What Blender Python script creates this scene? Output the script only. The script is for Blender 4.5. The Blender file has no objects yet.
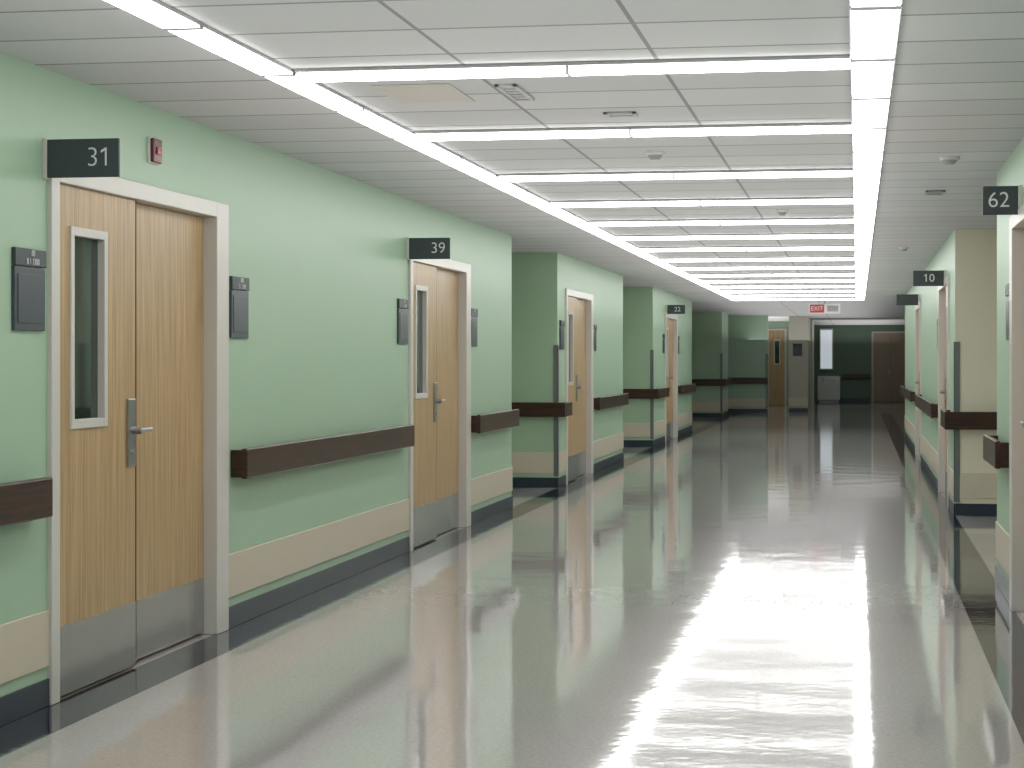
import bpy, bmesh, math
from mathutils import Vector

scene = bpy.context.scene
scene.view_settings.view_transform = 'Standard'
COL = scene.collection
Z = Vector((0, 0, 1))

# ------------------------------------------------------------------ materials
def new_mat(name):
    m = bpy.data.materials.new(name)
    m.use_nodes = True
    nt = m.node_tree
    b = nt.nodes["Principled BSDF"]
    return m, nt, b

def plain(name, col, rough=0.5, metal=0.0, spec=0.5, var=0.05, vscale=3.0, bump=0.0, bscale=200.0):
    m, nt, b = new_mat(name)
    b.inputs["Roughness"].default_value = rough
    b.inputs["Metallic"].default_value = metal
    b.inputs["Specular IOR Level"].default_value = spec
    tc = nt.nodes.new("ShaderNodeTexCoord")
    n = nt.nodes.new("ShaderNodeTexNoise")
    n.inputs["Scale"].default_value = vscale
    n.inputs["Detail"].default_value = 4
    nt.links.new(tc.outputs["Object"], n.inputs["Vector"])
    r = nt.nodes.new("ShaderNodeMapRange")
    r.inputs["To Min"].default_value = 1 - var
    r.inputs["To Max"].default_value = 1 + var
    nt.links.new(n.outputs["Fac"], r.inputs["Value"])
    mx = nt.nodes.new("ShaderNodeVectorMath"); mx.operation = 'SCALE'
    mx.inputs[0].default_value = col
    nt.links.new(r.outputs[0], mx.inputs["Scale"])
    nt.links.new(mx.outputs[0], b.inputs["Base Color"])
    if bump:
        n2 = nt.nodes.new("ShaderNodeTexNoise"); n2.inputs["Scale"].default_value = bscale
        nt.links.new(tc.outputs["Object"], n2.inputs["Vector"])
        bp = nt.nodes.new("ShaderNodeBump"); bp.inputs["Strength"].default_value = bump
        bp.inputs["Distance"].default_value = 0.002
        nt.links.new(n2.outputs["Fac"], bp.inputs["Height"])
        nt.links.new(bp.outputs[0], b.inputs["Normal"])
    return m

def wood(name, c1, c2, scale=(45, 45, 1.6), rough=0.38, spec=0.5):
    m, nt, b = new_mat(name)
    tc = nt.nodes.new("ShaderNodeTexCoord")
    mp = nt.nodes.new("ShaderNodeMapping")
    mp.inputs["Scale"].default_value = scale
    nt.links.new(tc.outputs["Object"], mp.inputs["Vector"])
    n = nt.nodes.new("ShaderNodeTexNoise")
    n.inputs["Scale"].default_value = 1.0; n.inputs["Detail"].default_value = 8
    n.inputs["Roughness"].default_value = 0.7; n.inputs["Distortion"].default_value = 0.25
    nt.links.new(mp.outputs[0], n.inputs["Vector"])
    cr = nt.nodes.new("ShaderNodeValToRGB")
    cr.color_ramp.elements[0].position = 0.34; cr.color_ramp.elements[0].color = (*c1, 1)
    cr.color_ramp.elements[1].position = 0.68; cr.color_ramp.elements[1].color = (*c2, 1)
    nt.links.new(n.outputs["Fac"], cr.inputs[0])
    nt.links.new(cr.outputs[0], b.inputs["Base Color"])
    b.inputs["Roughness"].default_value = rough
    b.inputs["Specular IOR Level"].default_value = spec
    return m

def emis(name, col, s):
    m, nt, b = new_mat(name)
    b.inputs["Base Color"].default_value = (0.8, 0.8, 0.8, 1)
    b.inputs["Emission Color"].default_value = (*col, 1)
    b.inputs["Emission Strength"].default_value = s
    return m

M_green = plain("mint_wall_paint", (0.38, 0.535, 0.385), 0.45, var=0.02, vscale=1.2, bump=0.08, bscale=150)
M_endface = plain("end_face_wall_green", (0.39, 0.53, 0.365), 0.45, var=0.02, vscale=1.2)  # same wall paint; the light on the end faces is worked into this tone
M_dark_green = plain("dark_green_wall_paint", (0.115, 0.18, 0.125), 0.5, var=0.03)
M_olive = plain("cream_beige_wall_paint", (0.74, 0.68, 0.54), 0.45, var=0.02)
M_beigewall = plain("grey_beige_wall_paint", (0.50, 0.475, 0.40), 0.5, var=0.03)
M_band = plain("beige_vinyl_band", (0.61, 0.54, 0.43), 0.4, var=0.02, vscale=2)
M_base = plain("navy_rubber_base", (0.022, 0.032, 0.052), 0.3, var=0.1)
M_frame = plain("off_white_frame_paint", (0.63, 0.61, 0.565), 0.35, var=0.02)
M_oak = wood("light_oak_veneer", (0.34, 0.215, 0.10), (0.60, 0.42, 0.22), scale=(60, 60, 1.5))
M_brown = wood("brown_door_veneer", (0.26, 0.19, 0.135), (0.35, 0.265, 0.19))
M_rail = wood("dark_walnut_handrail", (0.012, 0.006, 0.004), (0.078, 0.029, 0.019), scale=(20, 2.5, 60), rough=0.28, spec=0.45)
M_railx = wood("dark_walnut_handrail_cross", (0.012, 0.006, 0.004), (0.078, 0.029, 0.019), scale=(2.5, 20, 60), rough=0.28, spec=0.45)
M_steel = plain("brushed_steel", (0.40, 0.40, 0.40), 0.30, metal=0.9, var=0.08, vscale=12)
M_kick = plain("brushed_kick_plate", (0.46, 0.46, 0.46), 0.20, metal=0.8, var=0.12, vscale=8)
M_gap = plain("dark_seam", (0.02, 0.015, 0.011), 0.8, spec=0.1)
M_guard = plain("grey_corner_guard", (0.17, 0.185, 0.185), 0.35, metal=0.3)
M_sign = plain("charcoal_sign_face", (0.055, 0.068, 0.072), 0.4, spec=0.3, var=0.05)
M_signlight = plain("slate_panel", (0.048, 0.062, 0.078), 0.3, var=0.05)
M_white = plain("white_lettering", (0.68, 0.71, 0.70), 0.5, var=0.0)
M_plastic = plain("white_plastic", (0.66, 0.66, 0.63), 0.4, var=0.02)
M_grey = plain("grey_plastic", (0.3, 0.3, 0.3), 0.45, var=0.03)
M_vent = plain("pale_grey_vent", (0.42, 0.42, 0.42), 0.5, var=0.03)
M_red = plain("red_lens", (0.13, 0.008, 0.012), 0.3, var=0.05)
M_red2 = plain("red_strobe_cap", (0.42, 0.03, 0.035), 0.25, var=0.03)
M_redsign = emis("red_sign_face", (0.7, 0.02, 0.03), 0.1)
M_redsign.node_tree.nodes["Principled BSDF"].inputs["Base Color"].default_value = (0.36, 0.04, 0.045, 1)
M_glass = plain("dark_glass", (0.02, 0.035, 0.028), 0.04, spec=0.9, var=0.1)
M_lamp = emis("lamp_diffuser", (1.0, 0.99, 0.98), 9.0)
M_panel = emis("panel_diffuser", (1.0, 0.995, 0.99), 8.5)
M_window = emis("daylight_pane", (0.75, 0.85, 0.92), 0.45)
M_house = plain("lamp_housing", (0.36, 0.37, 0.37), 0.4, var=0.03)
M_tan = plain("tan_ceiling_panel", (0.52, 0.495, 0.44), 0.7, var=0.03)

# ceiling: crosswise planks with thin joints, lengthwise joints in the middle bay
def ceiling_mat():
    m, nt, b = new_mat("ceiling_tiles")
    L = nt.links.new
    tc = nt.nodes.new("ShaderNodeTexCoord")
    sp = nt.nodes.new("ShaderNodeSeparateXYZ"); L(tc.outputs["Object"], sp.inputs[0])
    def math_(op, a, bb, c=None):
        n = nt.nodes.new("ShaderNodeMath"); n.operation = op
        for i, v in enumerate((a, bb, c)):
            if v is None: continue
            if isinstance(v, (int, float)): n.inputs[i].default_value = v
            else: L(v, n.inputs[i])
        return n.outputs[0]
    fy = math_('FRACT', math_('DIVIDE', math_('ADD', sp.outputs[1], 30.0), 0.6), 0)
    gy = math_('LESS_THAN', fy, 0.045)
    def near(x0, w):
        d = math_('ABSOLUTE', math_('SUBTRACT', sp.outputs[0], x0), 0)
        return math_('LESS_THAN', d, w)
    gx = math_('MAXIMUM', near(-0.8, 0.009), near(-1.6, 0.009))
    g = math_('MAXIMUM', gx, gy)
    n = nt.nodes.new("ShaderNodeTexNoise"); n.inputs["Scale"].default_value = 60
    L(tc.outputs["Object"], n.inputs["Vector"])
    wn = nt.nodes.new("ShaderNodeTexWhiteNoise"); wn.noise_dimensions = '1D'
    L(math_('FLOOR', math_('DIVIDE', math_('ADD', sp.outputs[1], 30.0), 0.6), 0), wn.inputs["W"])
    base = math_('ADD', math_('MULTIPLY', wn.outputs["Value"], 0.05), math_('MULTIPLY', n.outputs["Fac"], 0.04))
    val = math_('ADD', base, 0.51)
    val2 = math_('MULTIPLY', val, math_('SUBTRACT', 1.0, math_('MULTIPLY', g, 0.5)))
    cc = nt.nodes.new("ShaderNodeCombineColor")
    L(math_('MULTIPLY', val2, 0.98), cc.inputs[0]); L(math_('MULTIPLY', val2, 0.99), cc.inputs[1]); L(math_('MULTIPLY', val2, 0.98), cc.inputs[2])
    L(cc.outputs[0], b.inputs["Base Color"])
    b.inputs["Roughness"].default_value = 0.85
    b.inputs["Specular IOR Level"].default_value = 0.2
    return m
M_ceil = ceiling_mat()

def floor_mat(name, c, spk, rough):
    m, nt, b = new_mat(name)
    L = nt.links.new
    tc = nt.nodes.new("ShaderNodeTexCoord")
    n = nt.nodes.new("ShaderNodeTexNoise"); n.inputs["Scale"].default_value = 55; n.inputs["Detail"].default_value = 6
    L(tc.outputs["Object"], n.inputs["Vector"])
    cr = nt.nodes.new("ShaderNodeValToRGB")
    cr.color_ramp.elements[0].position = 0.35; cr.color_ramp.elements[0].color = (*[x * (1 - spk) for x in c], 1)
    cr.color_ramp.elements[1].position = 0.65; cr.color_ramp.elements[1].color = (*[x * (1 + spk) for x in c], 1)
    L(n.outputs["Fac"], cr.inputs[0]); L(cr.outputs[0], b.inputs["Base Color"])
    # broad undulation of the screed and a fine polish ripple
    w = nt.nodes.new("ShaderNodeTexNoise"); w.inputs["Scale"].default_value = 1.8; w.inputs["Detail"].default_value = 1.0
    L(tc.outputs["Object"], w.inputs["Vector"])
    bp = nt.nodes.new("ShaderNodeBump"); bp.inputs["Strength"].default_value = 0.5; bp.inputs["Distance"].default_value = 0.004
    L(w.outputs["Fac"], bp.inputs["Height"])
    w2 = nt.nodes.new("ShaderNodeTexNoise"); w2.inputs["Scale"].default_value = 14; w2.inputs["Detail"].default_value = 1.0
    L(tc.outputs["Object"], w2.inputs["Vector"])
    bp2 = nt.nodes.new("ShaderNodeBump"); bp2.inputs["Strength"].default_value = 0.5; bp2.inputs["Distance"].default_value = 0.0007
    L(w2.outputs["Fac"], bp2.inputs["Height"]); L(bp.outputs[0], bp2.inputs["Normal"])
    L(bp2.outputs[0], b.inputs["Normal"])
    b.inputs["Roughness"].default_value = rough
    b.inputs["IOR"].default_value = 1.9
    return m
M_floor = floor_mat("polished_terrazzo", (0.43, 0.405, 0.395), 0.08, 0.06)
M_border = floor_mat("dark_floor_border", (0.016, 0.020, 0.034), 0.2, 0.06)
M_border.node_tree.nodes["Principled BSDF"].inputs["IOR"].default_value = 1.5

# ------------------------------------------------------------------ geometry helpers
class F:
    """mounting frame: origin o, U runs along the wall, D points out of the wall"""
    def __init__(s, o, U, D):
        s.o = Vector(o); s.U = Vector(U); s.D = Vector(D)
    def loc(s, u, d, z):
        return s.U * u + s.D * d + Z * z
    def at(s, u, d=0, z=0):
        return F(s.o + s.loc(u, d, z), s.U, s.D)

def add_box(bm, fr, b, bevel=0.0, mi=0, seg=2):
    u0, u1, d0, d1, z0, z1 = b
    vs = [bm.verts.new(fr.loc(u, d, z)) for u in (u0, u1) for d in (d0, d1) for z in (z0, z1)]
    idx = [(0, 1, 3, 2), (4, 6, 7, 5), (0, 4, 5, 1), (2, 3, 7, 6), (0, 2, 6, 4), (1, 5, 7, 3)]
    fs = [bm.faces.new([vs[i] for i in q]) for q in idx]
    for f in fs: f.material_index = mi
    if bevel > 0:
        es = list({e for f in fs for e in f.edges})
        bmesh.ops.bevel(bm, geom=es, offset=bevel, segments=seg, affect='EDGES', profile=0.5)

def add_cyl(bm, c, axis, r, h, r2=None, n=24, mi=0):
    axis = Vector(axis).normalized()
    q = axis.to_track_quat('Z', 'Y').to_matrix().to_4x4()
    q.translation = Vector(c) + axis * h / 2
    g = bmesh.ops.create_cone(bm, cap_ends=True, segments=n, radius1=r, radius2=r if r2 is None else r2, depth=h, matrix=q)
    for v in g['verts']:
        for f in v.link_faces: f.material_index = mi

def finish(bm, name, fr, mats, parent=None, smooth=False, kind=None, label=None, cat=None, group=None):
    bmesh.ops.recalc_face_normals(bm, faces=bm.faces)
    me = bpy.data.meshes.new(name)
    bm.to_mesh(me); bm.free()
    for m in (mats if isinstance(mats, (list, tuple)) else [mats]): me.materials.append(m)
    if smooth:
        for p in me.polygons: p.use_smooth = True
    ob = bpy.data.objects.new(name, me)
    COL.objects.link(ob)
    if parent is None: ob.location = fr.o
    else:
        ob.parent = parent
        ob.location = fr.o - parent.location
    if kind: ob["kind"] = kind
    if label: ob["label"] = label
    if cat: ob["category"] = cat
    if group: ob["group"] = group
    return ob

def boxes(name, fr, bl, mats, bevel=0.0, **k):
    bm = bmesh.new()
    for b in bl: add_box(bm, fr, b, bevel)
    return finish(bm, name, fr, mats, **k)

def text_mesh(name, s, size, fr, mat, parent, depth=0.002, thin=0.0, flag=None):
    """lettering lying in the U/Z plane, facing D, centred on fr.o"""
    cu = bpy.data.curves.new(name, 'FONT')
    cu.body = s; cu.size = size; cu.align_x = 'CENTER'; cu.align_y = 'CENTER'
    cu.extrude = depth / 2; cu.offset = -thin
    tmp = bpy.data.objects.new(name, cu); COL.objects.link(tmp)
    dg = bpy.context.evaluated_depsgraph_get(); dg.update()
    me = bpy.data.meshes.new_from_object(tmp.evaluated_get(dg))
    bpy.data.objects.remove(tmp)
    if flag is not None:      # slanted flag on the numeral one
        top = max(v.co.y for v in me.vertices)
        xs = sorted(v.co.x for v in me.vertices)
        st = size * 0.075
        xb = (xs[-1] - st) if flag == 'R' else xs[0] + size * 0.02
        bm = bmesh.new(); bm.from_mesh(me)
        p = [(xb + 0.004, top), (xb + 0.004, top - size * 0.11), (xb - size * 0.15, top - size * 0.20), (xb - size * 0.15, top - size * 0.12)]
        bm.faces.new([bm.verts.new((x, y, depth / 2)) for x, y in p])
        bm.to_mesh(me); bm.free()
    right = Z.cross(fr.D)
    for v in me.vertices:
        v.co = right * v.co.x + Z * v.co.y + fr.D * (v.co.z)
    me.materials.clear(); me.materials.append(mat)
    ob = bpy.data.objects.new(name, me); COL.objects.link(ob)
    ob.parent = parent; ob.location = fr.o - parent.location
    return ob

CEIL = 2.67
XL, XR = -3.35, 0.90
Y_ = (0, 1, 0)
def left(y): return F((XL, y, 0), Y_, (1, 0, 0))
def right(y): return F((XR, y, 0), Y_, (-1, 0, 0))

# ------------------------------------------------------------------ walls
DL = 2.40; DH = 2.285
def wall_block(name, mk, y0, y1, depth, doors, m_main, m_face):
    fr = mk(y0)
    Ltot = y1 - y0
    bl = [(0, Ltot, -depth, -0.125, 0, CEIL)]
    cur = 0.0
    for d in doors:
        a = d - y0
        bl.append((cur, a, -0.125, 0, 0, CEIL))
        bl.append((a, a + DL, -0.125, 0, DH, CEIL))
        cur = a + DL
    bl.append((cur, Ltot, -0.125, 0, 0, CEIL))
    ob = boxes(name, fr, bl, [m_main, m_face], kind="structure")
    for p in ob.data.polygons:
        if p.center.y < 0.01 and abs(p.normal.y) > 0.9: p.material_index = 1
    return ob

trim_n = [0]
def trim(fr, bl, mat, bevel=0.0):
    trim_n[0] += 1
    return boxes("trim_%d" % trim_n[0], fr, bl, mat, bevel, kind="structure")

def base_and_band(side, fr, ranges):
    for a, b in ranges:
        boxes("baseboard_" + side, fr.at(a), [(0, b - a, 0, 0.012, 0, 0.115)], M_base, 0.003, kind="structure")
        trim(fr.at(a), [(0, b - a, 0, 0.010, 0.165, 0.40)], M_band, 0.003)

GUARD = [(-0.008, 0.042, 0.0, 0.012, 0.13, 1.62), (-0.012, 0.0, -0.045, 0.012, 0.13, 1.62)]
leftblocks = [(-3, 19.4, [7.94, 14.79]), (22.45, 28.9, [23.05]), (33.2, 41.2, [35.3]), (50.5, 53.0, [])]
for y0, y1, ds in leftblocks:
    wall_block("wall_left", left, y0, y1, 1.15, ds, M_green, M_endface)
    cur = y0; rg = []
    for d in ds:
        rg.append((cur, d)); cur = d + DL
    rg.append((cur, y1))
    base_and_band("left", F((XL, 0, 0), Y_, (1, 0, 0)), rg)
    if y0 > 0:
        ff = F((XL, y0, 0), (-1, 0, 0), (0, -1, 0))
        base_and_band("left", ff, [(0.0, 1.14)])
        trim(ff, GUARD, M_guard, 0.002)
boxes("wall_left_rear", F((-4.6, -3, 0), Y_, (1, 0, 0)), [(0, 74, 0, 0.1, 0, CEIL)], M_green, kind="structure")

rightblocks = [(-3, 13.4, [9.64]), (19.05, 38.8, [20.1, 28.9])]
for y0, y1, ds in rightblocks:
    wall_block("wall_right", right, y0, y1, 1.0, ds, M_green, M_olive)
    cur = y0; rg = []
    for d in ds:
        rg.append((cur, d)); cur = d + DL
    rg.append((cur, y1))
    base_and_band("right", F((XR, 0, 0), Y_, (-1, 0, 0)), rg)
    if y0 > 0:
        ff = F((XR, y0, 0), (1, 0, 0), (0, -1, 0))
        base_and_band("right", ff, [(0.0, 0.99)])
        trim(ff, GUARD, M_guard, 0.002)
boxes("wall_right_rear", F((1.9, -3, 0), Y_, (1, 0, 0)), [(0, 74, 0, 0.1, 0, CEIL)], M_green, kind="structure")
boxes("wall_back", F((-4.6, -3.1, 0), (1, 0, 0), Y_), [(0, 6.6, 0, 0.1, 0, CEIL)], M_green, kind="structure")

# far junction
E = F((-4.5, 55.0, 0), (1, 0, 0), (0, -1, 0))
boxes("wall_junction", E, [(0, 2.1, -0.3, 0, 0, CEIL)], M_green, kind="structure")
base_and_band("junction", E, [(0.0, 2.1)])
trim(E.at(2.1), [(-0.06, 0.012, 0.0, 0.014, 0.13, 1.62)], M_guard, 0.002)
boxes("wall_alcove", F((-4.5, 64.0, 0), (1, 0, 0), (0, -1, 0)), [(0, 3.1, -0.15, 0, 0, CEIL)], M_green, kind="structure")
boxes("wall_column", F((-1.86, 56.0, 0), (1, 0, 0), (0, -1, 0)), [(0, 0.52, -8.0, 0, 0, CEIL)], M_beigewall, kind="structure")
base_and_band("column", F((-1.86, 56.0, 0), (1, 0, 0), (0, -1, 0)), [(0.0, 0.52)])
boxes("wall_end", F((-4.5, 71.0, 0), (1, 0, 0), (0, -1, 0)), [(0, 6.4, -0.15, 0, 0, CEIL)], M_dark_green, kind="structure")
boxes("baseboard_end", F((-0.8, 71.0, 0), (1, 0, 0), (0, -1, 0)), [(0, 1.25, 0, 0.02, 0, 0.12)], M_base, 0.003, kind="structure")

# ------------------------------------------------------------------ floor, ceiling
bm = bmesh.new()
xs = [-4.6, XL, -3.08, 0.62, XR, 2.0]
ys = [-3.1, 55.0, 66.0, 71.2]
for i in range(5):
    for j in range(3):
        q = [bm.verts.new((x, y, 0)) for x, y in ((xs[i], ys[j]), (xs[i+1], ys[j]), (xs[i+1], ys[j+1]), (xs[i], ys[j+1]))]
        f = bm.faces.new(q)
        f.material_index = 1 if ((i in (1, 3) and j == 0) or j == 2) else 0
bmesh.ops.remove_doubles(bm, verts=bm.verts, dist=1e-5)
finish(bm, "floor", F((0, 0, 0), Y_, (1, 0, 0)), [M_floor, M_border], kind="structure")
boxes("ceiling", F((0, 0, CEIL), (1, 0, 0), Y_), [(-4.6, 2.0, -3.1, 71.2, 0, 0.1)], M_ceil, kind="structure")

# ------------------------------------------------------------------ doors
door_n = [0]
def door_unit(fr, detail=True):
    door_n[0] += 1
    root = boxes("door_%d" % door_n[0], fr, [
        (0.0, 0.09, -0.12, 0.022, 0, DH), (2.2, DL, -0.12, 0.022, 0, DH),
        (0.09, 2.2, -0.12, 0.022, 2.205, DH)], M_frame, 0.004, kind="structure")
    boxes("door_leaf", fr, [
        (0.093, 0.25, -0.044, -0.004, 0.012, 2.203), (0.68, 1.052, -0.044, -0.004, 0.012, 2.203),
        (0.25, 0.68, -0.044, -0.004, 0.012, 1.15), (0.25, 0.68, -0.044, -0.004, 2.03, 2.203)], M_oak, parent=root)
    boxes("door_leaf", fr, [(1.0, 2.197, -0.092, -0.052, 0.012, 2.203)], M_oak, 0.002, parent=root)
    boxes("seam_shade_strip", fr, [(1.052, 1.078, -0.0515, -0.008, 0.012, 2.203)], M_gap, parent=root)  # dark strip standing in for the shade in the gap between leaves
    boxes("window_frame", fr, [
        (0.25, 0.29, -0.050, 0.006, 1.15, 2.03), (0.64, 0.68, -0.050, 0.006, 1.15, 2.03),
        (0.29, 0.64, -0.050, 0.006, 1.15, 1.19), (0.29, 0.64, -0.050, 0.006, 1.99, 2.03)], M_frame, 0.003, parent=root)
    boxes("window_pane", fr, [(0.285, 0.645, -0.034, -0.028, 1.185, 1.995)], M_glass, parent=root)
    boxes("kick_plate", fr, [(0.10, 1.050, -0.005, 0.0, 0.015, 0.31)], M_kick, 0.001, parent=root)
    boxes("kick_plate", fr, [(1.082, 2.19, -0.053, -0.048, 0.015, 0.30)], M_kick, 0.001, parent=root)
    if detail:
        bm = bmesh.new()
        add_box(bm, fr, (0.935, 1.035, -0.005, 0.008, 0.95, 1.27), 0.006)
        add_cyl(bm, fr.loc(0.985, 0.004, 1.12), fr.D, 0.018, 0.05)
        add_box(bm, fr, (0.97, 1.13, 0.042, 0.060, 1.110, 1.132), 0.008)
        add_cyl(bm, fr.loc(0.985, 0.006, 1.02), fr.D, 0.014, 0.008)
        finish(bm, "door_handle", fr, M_steel, parent=root, label="brushed steel lever handle on long plate")
    return root
for y in (7.94, 14.79, 23.05, 35.3): door_unit(left(y))
for y in (9.64, 20.1, 28.9): door_unit(right(y))

def far_door(fr, w, h, mat):
    door_n[0] += 1
    root = boxes("door_%d" % door_n[0], fr, [(0, 0.06, 0, 0.05, 0, h), (w - 0.06, w, 0, 0.05, 0, h), (0.06, w - 0.06, 0, 0.05, h - 0.06, h)], M_frame if mat is M_oak else M_beigewall, 0.003, kind="structure")
    m = w / 2
    if w > 0.9:
        boxes("door_leaf", fr, [(0.06, m - 0.004, 0.0, 0.03, 0.01, h - 0.06)], mat, parent=root)
        boxes("door_leaf", fr, [(m + 0.004, w - 0.06, 0.0, 0.03, 0.01, h - 0.06)], mat, parent=root)
    else:
        boxes("door_leaf", fr, [(0.06, w - 0.06, 0.0, 0.03, 0.01, h - 0.06)], mat, parent=root)
        boxes("window_frame", fr, [(0.22, 0.42, 0.028, 0.036, 1.3, 2.1)], M_frame, parent=root)
        boxes("window_pane", fr, [(0.25, 0.39, 0.034, 0.039, 1.34, 2.06)], M_glass, parent=root)
    boxes("door_handle", fr, [(m - 0.06, m - 0.03, 0.03, 0.06, 0.95, 1.15)], M_steel, 0.003, parent=root)
far_door(F((-2.82, 64.0, 0), (1, 0, 0), (0, -1, 0)), 0.62, 2.45, M_oak)
far_door(F((0.5, 71.0, 0), (1, 0, 0), (0, -1, 0)), 1.3, 2.45, M_brown)
wf = F((-1.3, 71.0, 0), (1, 0, 0), (0, -1, 0))
w = boxes("window_1", wf, [(0, 0.04, 0, 0.05, 1.1, 2.55), (0.44, 0.48, 0, 0.05, 1.1, 2.55), (0.04, 0.44, 0, 0.05, 1.1, 1.15), (0.04, 0.44, 0, 0.05, 2.5, 2.55)], M_frame, 0.003, kind="structure")
boxes("window_pane", wf, [(0.04, 0.44, 0.01, 0.02, 1.15, 2.5)], M_window, parent=w)

# white cabinet under the far window
cf = F((-1.32, 68.6, 0), (1, 0, 0), (0, -1, 0))
cb = boxes("storage_cabinet", cf, [(0, 0.75, -0.45, 0, 0.08, 0.92), (0.04, 0.71, -0.42, -0.04, 0, 0.08)], M_plastic, 0.004, label="low white storage cabinet beneath bright corridor window", cat="cabinet")
boxes("worktop", cf, [(-0.02, 0.77, -0.47, 0.02, 0.92, 0.95)], M_signlight, 0.003, parent=cb)
for u in (0.01, 0.38):
    d = boxes("cabinet_door", cf, [(u, u + 0.36, 0, 0.02, 0.1, 0.9)], M_plastic, 0.003, parent=cb)
    h = boxes("handle", cf, [(u + 0.16, u + 0.2, 0.02, 0.04, 0.75, 0.85)], M_steel, 0.002, parent=cb)
    h.parent = d

# ------------------------------------------------------------------ handrails
def rail(fr, a, b, mat, label):
    f = fr.at(a)
    L = b - a
    bm = bmesh.new()
    add_box(bm, f, (0, L, 0.062, 0.095, 0.805, 0.97), 0.008, seg=3)
    add_box(bm, f, (0.0, 0.022, 0.001, 0.07, 0.812, 0.962), 0.004)
    add_box(bm, f, (L - 0.022, L, 0.001, 0.07, 0.812, 0.962), 0.004)
    ob = finish(bm, "handrail", f, mat, label=label, cat="handrail", group="corridor handrails")
    n = max(1, int(L / 1.2))
    for i in range(n):
        u = (i + 0.5) * L / n
        boxes("bracket", f.at(u), [(-0.02, 0.02, 0.001, 0.064, 0.84, 0.93)], M_grey, 0.003, parent=ob)
LF = F((XL, 0, 0), Y_, (1, 0, 0)); RF = F((XR, 0, 0), Y_, (-1, 0, 0))
lab = "dark walnut wall handrail on mint green corridor wall"
for a, b in ((3.0, 7.78), (10.43, 14.6), (17.24, 19.3), (25.5, 28.8), (33.3, 35.2), (37.75, 41.1), (50.6, 52.9)):
    rail(LF, a, b, M_rail, lab)
rail(LF, 22.5, 23.0, M_rail, "short dark walnut handrail piece beside oak door")
for a, b in ((12.15, 13.3), (19.1, 20.0), (22.6, 28.8), (31.4, 38.6)):
    rail(RF, a, b, M_rail, lab)
for y in (22.45, 33.2, 50.5):
    rail(F((XL, y, 0), (-1, 0, 0), (0, -1, 0)), -0.10, 1.0, M_railx, "dark walnut handrail across green wall end")
rail(F((XR, 19.05, 0), (1, 0, 0), (0, -1, 0)), -0.10, 0.9, M_railx, "dark walnut handrail across cream beige wall end")
rail(E, 0.1, 2.1, M_railx, "dark walnut handrail on green junction wall")
rail(F((-0.55, 71.0, 0), (1, 0, 0), (0, -1, 0)), 0.05, 1.0, M_railx, "dark walnut handrail on dark green end wall")

# ------------------------------------------------------------------ room number blades
def blade(fr, width, txt, tpos, label, zc=2.29, flag=None, thin=0.002, size=0.115):
    ob = boxes("room_number_sign", fr, [(-0.008, 0.008, 0.02, width, zc - 0.08, zc + 0.08)], M_sign, 0.002,
               label=label, cat="sign", group="projecting room number signs")
    boxes("mounting_bracket", fr, [(-0.012, 0.012, 0.0, 0.02, zc - 0.085, zc + 0.085)], M_frame, 0.002, parent=ob)
    if txt:
        p = fr.o + fr.D * tpos + Z * zc - Vector((0, 0.010, 0))
        text_mesh("lettering", txt, size, F(p, (1, 0, 0), (0, -1, 0)), M_white, ob, thin=thin, flag=flag)
    return ob
blade(left(7.90), 0.335, "31", 0.250, "charcoal room number sign reading 31 above oak door", flag='R')
blade(left(14.74), 0.335, "39", 0.245, "charcoal room number sign reading 39 above oak door", thin=0.001)
blade(left(35.6), 0.335, "22", 0.2, "small charcoal room number sign down the corridor", 2.35, thin=0.0)
blade(right(11.4), 0.212, "62", 0.125, "charcoal room number sign reading 62 on wall", 2.335, thin=0.0008, size=0.122)
blade(right(21.0), 0.33, "10", 0.17, "charcoal room number sign reading 10 above doorway", flag='L', thin=0.0)
blade(right(29.8), 0.33, "", 0.17, "charcoal blade sign above far doorway", 2.33)

# wall plaques
def plaque(fr, lines, label, w=0.31):
    ob = boxes("room_sign", fr, [(0, w, -0.002, 0.014, 1.57, 1.83)], M_signlight, 0.003, label=label, cat="wall sign", group="room signs beside doors")
    boxes("header_strip", fr, [(0, w, 0.0, 0.019, 1.833, 1.905)], M_sign, 0.003, parent=ob)
    boxes("insert_panel", fr, [(0.03, w - 0.03, 0.014, 0.017, 1.60, 1.80)], M_signlight, 0.002, parent=ob)
    zz = 1.886
    for s, sz in lines:
        p = fr.at(w * 0.55, 0.0205, zz)
        text_mesh("lettering", s, sz, p, M_white, ob)
        zz -= 0.034
pl = "slate grey room sign with white lettering beside oak door"
plaque(left(7.58), [("00", 0.034), ("8 1 1300", 0.036)], pl)
plaque(left(10.41), [("000", 0.034), ("0.1.1300", 0.036)], pl)
plaque(left(14.42), [("00", 0.034), ("8 1 1300", 0.036)], pl)
plaque(left(17.22), [("00", 0.034)], pl)
plaque(left(22.6), [("00", 0.034)], pl)
plaque(left(25.5), [("00", 0.034)], pl)
plaque(left(34.9), [], pl)
plaque(left(37.8), [], pl)
plaque(right(12.1), [("00", 0.034)], pl)
plaque(right(22.6), [], pl)
plaque(F((-1.75, 56.0, 0), (1, 0, 0), (0, -1, 0)), [], "dark plaque on beige column", 0.25)

# fire alarm
fa = boxes("fire_alarm", left(9.14), [(0, 0.14, -0.002, 0.012, 2.395, 2.52)], M_plastic, 0.004, label="dark red fire alarm strobe on white wall plate", cat="fire alarm")
boxes("red_housing", left(9.14), [(0.012, 0.130, 0.012, 0.030, 2.400, 2.515)], M_red, 0.005, parent=fa)
boxes("strobe_lens", left(9.14), [(0.045, 0.095, 0.030, 0.038, 2.440, 2.475)], M_red2, 0.003, parent=fa)

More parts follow.
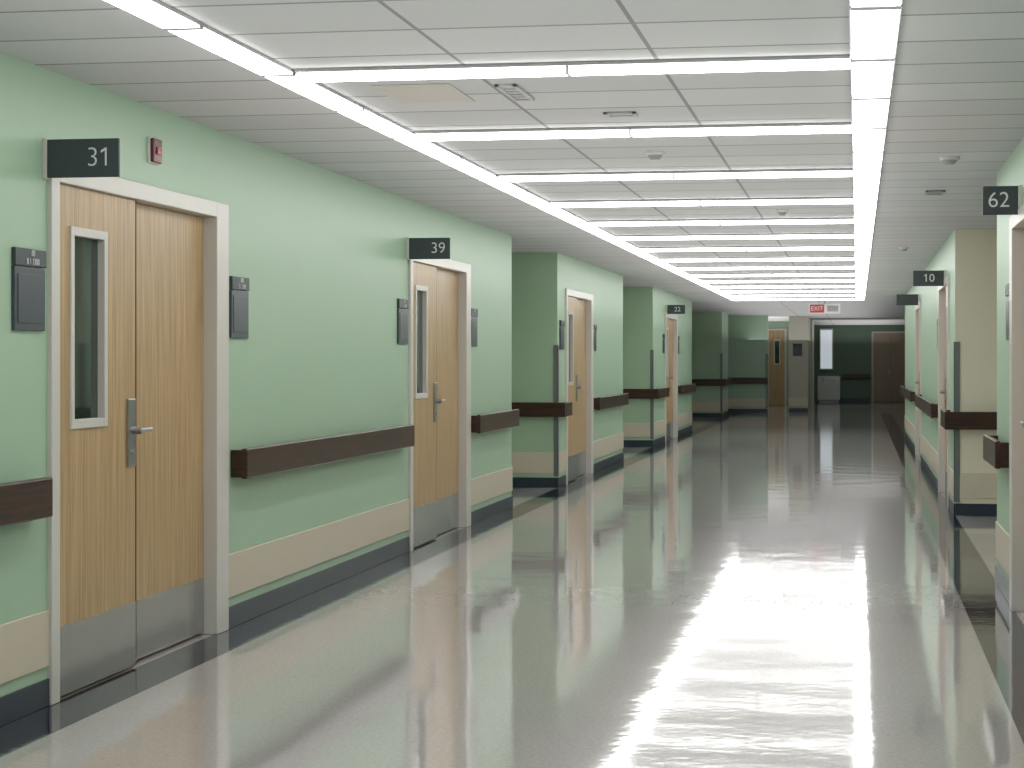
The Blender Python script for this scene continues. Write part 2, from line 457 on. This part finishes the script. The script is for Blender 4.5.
# ------------------------------------------------------------------ ceiling lights
def master_bar(name, L, w, h, mat, cat_label, m=0.012, cap=0.008):
    fr = F((0, 0, CEIL), (1, 0, 0), Y_)
    root = boxes(name, fr, [(-L/2, L/2, -w/2 - m, w/2 + m, -0.016, -0.001), (-L/2, -L/2 + cap, -w/2 - 0.001, w/2 + 0.001, -h - 0.002, -0.001),
                            (L/2 - cap, L/2, -w/2 - 0.001, w/2 + 0.001, -h - 0.002, -0.001)], M_house, 0.002,
                 label=cat_label, cat="ceiling light", group="linear ceiling lights")
    bm = bmesh.new(); add_box(bm, fr, (-L/2 + cap + 0.001, L/2 - cap - 0.001, -w/2, w/2, -h, -0.0165), 0.003)
    ch = finish(bm, "lamp_diffuser", fr, mat, parent=root)
    return root, ch
def stamp(master, locs, rot):
    root, ch = master
    first = True
    for l in locs:
        if first: r, c = root, ch; first = False
        else:
            r = root.copy(); c = ch.copy(); COL.objects.link(r); COL.objects.link(c); c.parent = r
        r.location = l; r.rotation_euler = (0, 0, rot)
rows = [3.6, 5.9, 8.15, 10.45, 12.95, 15.2, 17.4, 19.5, 21.6, 23.9, 26.1, 28.3, 30.5, 32.8, 35.1, 37.4, 39.7]
stamp(master_bar("ceiling_light", 1.15, 0.085, 0.046, M_lamp, "crosswise linear white ceiling light bar", 0.012, 0.006),
      [(x, y, CEIL) for y in rows for x in (-1.745, -0.595)], 0.0)
stamp(master_bar("ceiling_light", 1.195, 0.14, 0.024, M_lamp, "lengthwise linear white ceiling light bar in continuous row", 0.0, 0.018),
      [(-2.40, 1.52 + 1.2 * k, CEIL) for k in range(33)], math.pi / 2)
stamp(master_bar("ceiling_light", 1.195, 0.165, 0.022, M_panel, "wide flat white ceiling light panel in continuous row", 0.008, 0.030),
      [(0.063, 1.52 + 1.2 * k, CEIL) for k in range(33)], math.pi / 2)

# ceiling fittings
def dome(x, y, r, label):
    fr = F((x, y, CEIL), (1, 0, 0), Y_)
    bm = bmesh.new(); add_cyl(bm, (0, 0, -0.02), Z, r * 0.95, 0.019, r)
    ob = finish(bm, "smoke_detector", fr, M_plastic, smooth=False, label=label, cat="smoke detector", group="ceiling smoke detectors")
    bm = bmesh.new(); add_cyl(bm, (0, 0, -0.045), Z, r * 0.45, 0.025, r * 0.8)
    finish(bm, "sensor_head", fr, M_grey, parent=ob)
dome(-1.167, 11.70, 0.06, "round white smoke detector under ceiling tile")
dome(0.55, 12.29, 0.06, "round white smoke detector under ceiling tile")
dome(-0.6, 16.4, 0.05, "round white smoke detector under ceiling tile")
dome(0.5, 22.0, 0.05, "round white smoke detector under ceiling tile")
def vent(x, y, w, l, mat, label, name="air_vent", n=5):
    fr = F((x, y, CEIL), (1, 0, 0), Y_)
    ob = boxes(name, fr, [(-w/2, w/2, -l/2, -l/2 + 0.02, -0.012, -0.001), (-w/2, w/2, l/2 - 0.02, l/2, -0.012, -0.001),
                          (-w/2, -w/2 + 0.02, -l/2, l/2, -0.012, -0.001), (w/2 - 0.02, w/2, -l/2, l/2, -0.012, -0.001)], mat, 0.002, label=label, cat="air vent")
    for i in range(n):
        boxes("louvre", fr, [(-w/2 + 0.02, w/2 - 0.02, -l/2 + 0.02 + (l - 0.04) * (i + 0.2) / n, -l/2 + 0.02 + (l - 0.04) * (i + 0.8) / n, -0.008, -0.001)], mat, parent=ob)
vent(0.557, 14.83, 0.14, 0.3, M_grey, "small grey ceiling air grille")
vent(-1.53, 8.95, 0.10, 0.5, M_vent, "narrow grey ceiling air grille")
vent(-1.15, 9.83, 0.16, 0.12, M_vent, "small grey ceiling grille near light bar", n=3)
fr = F((-1.95, 8.94, CEIL), (1, 0, 0), Y_)
boxes("access_panel", fr, [(-0.18, 0.18, -0.3, 0.3, -0.006, -0.001)], M_tan, 0.002, label="tan ceiling access panel between light bars", cat="access panel")

# exit sign
fr = F((-0.95, 40.6, 0), (1, 0, 0), (0, -1, 0))
ex = boxes("exit_sign", fr, [(0, 0.62, -0.03, 0.03, 2.38, 2.58)], M_plastic, 0.004, label="ceiling hung exit sign with red panel", cat="exit sign")
boxes("hanging_stem", fr, [(0.29, 0.33, -0.01, 0.01, 2.58, CEIL)], M_grey, parent=ex)
boxes("red_panel", fr, [(0.02, 0.30, 0.03, 0.034, 2.40, 2.56)], M_redsign, parent=ex)
text_mesh("lettering", "EXIT", 0.12, fr.at(0.16, 0.036, 2.48), M_white, ex)
boxes("dark_panel", fr, [(0.36, 0.58, 0.03, 0.034, 2.42, 2.54)], M_grey, parent=ex)

# ------------------------------------------------------------------ added fill lights aimed up at the ceiling, no fixtures behind them
def upward_fill(x, y, sx, sy, z, power, col=(1.0, 0.975, 0.985)):
    l = bpy.data.lights.new("fill_uplight", 'AREA'); l.shape = 'RECTANGLE'
    l.size = sx; l.size_y = sy; l.energy = power; l.color = col
    o = bpy.data.objects.new("fill_uplight", l); COL.objects.link(o)
    o.location = (x, y, z); o.rotation_euler = (math.pi, 0, 0)
upward_fill(-1.25, 20, 3.4, 42, 2.0, 225)
upward_fill(-1.25, 50, 3.4, 18, 2.0, 135)
upward_fill(-2.6, 60, 1.2, 7, 2.0, 40)
upward_fill(0.1, 66, 2.4, 9, 2.0, 65)

# ------------------------------------------------------------------ world and camera
w = bpy.data.worlds.new("world"); scene.world = w; w.use_nodes = True
w.node_tree.nodes["Background"].inputs[0].default_value = (0.8, 0.85, 0.85, 1)
w.node_tree.nodes["Background"].inputs[1].default_value = 0.3

cam = bpy.data.cameras.new("camera")
co = bpy.data.objects.new("camera", cam); COL.objects.link(co)
co.location = (0, 0, 1.45)
co.rotation_euler = (math.radians(90), 0, math.atan(345 / 2000))
cam.sensor_width = 36; cam.lens = 36 * 2000 / 1024
cam.shift_y = -24 / 1024
cam.clip_start = 0.05; cam.clip_end = 200
scene.camera = co
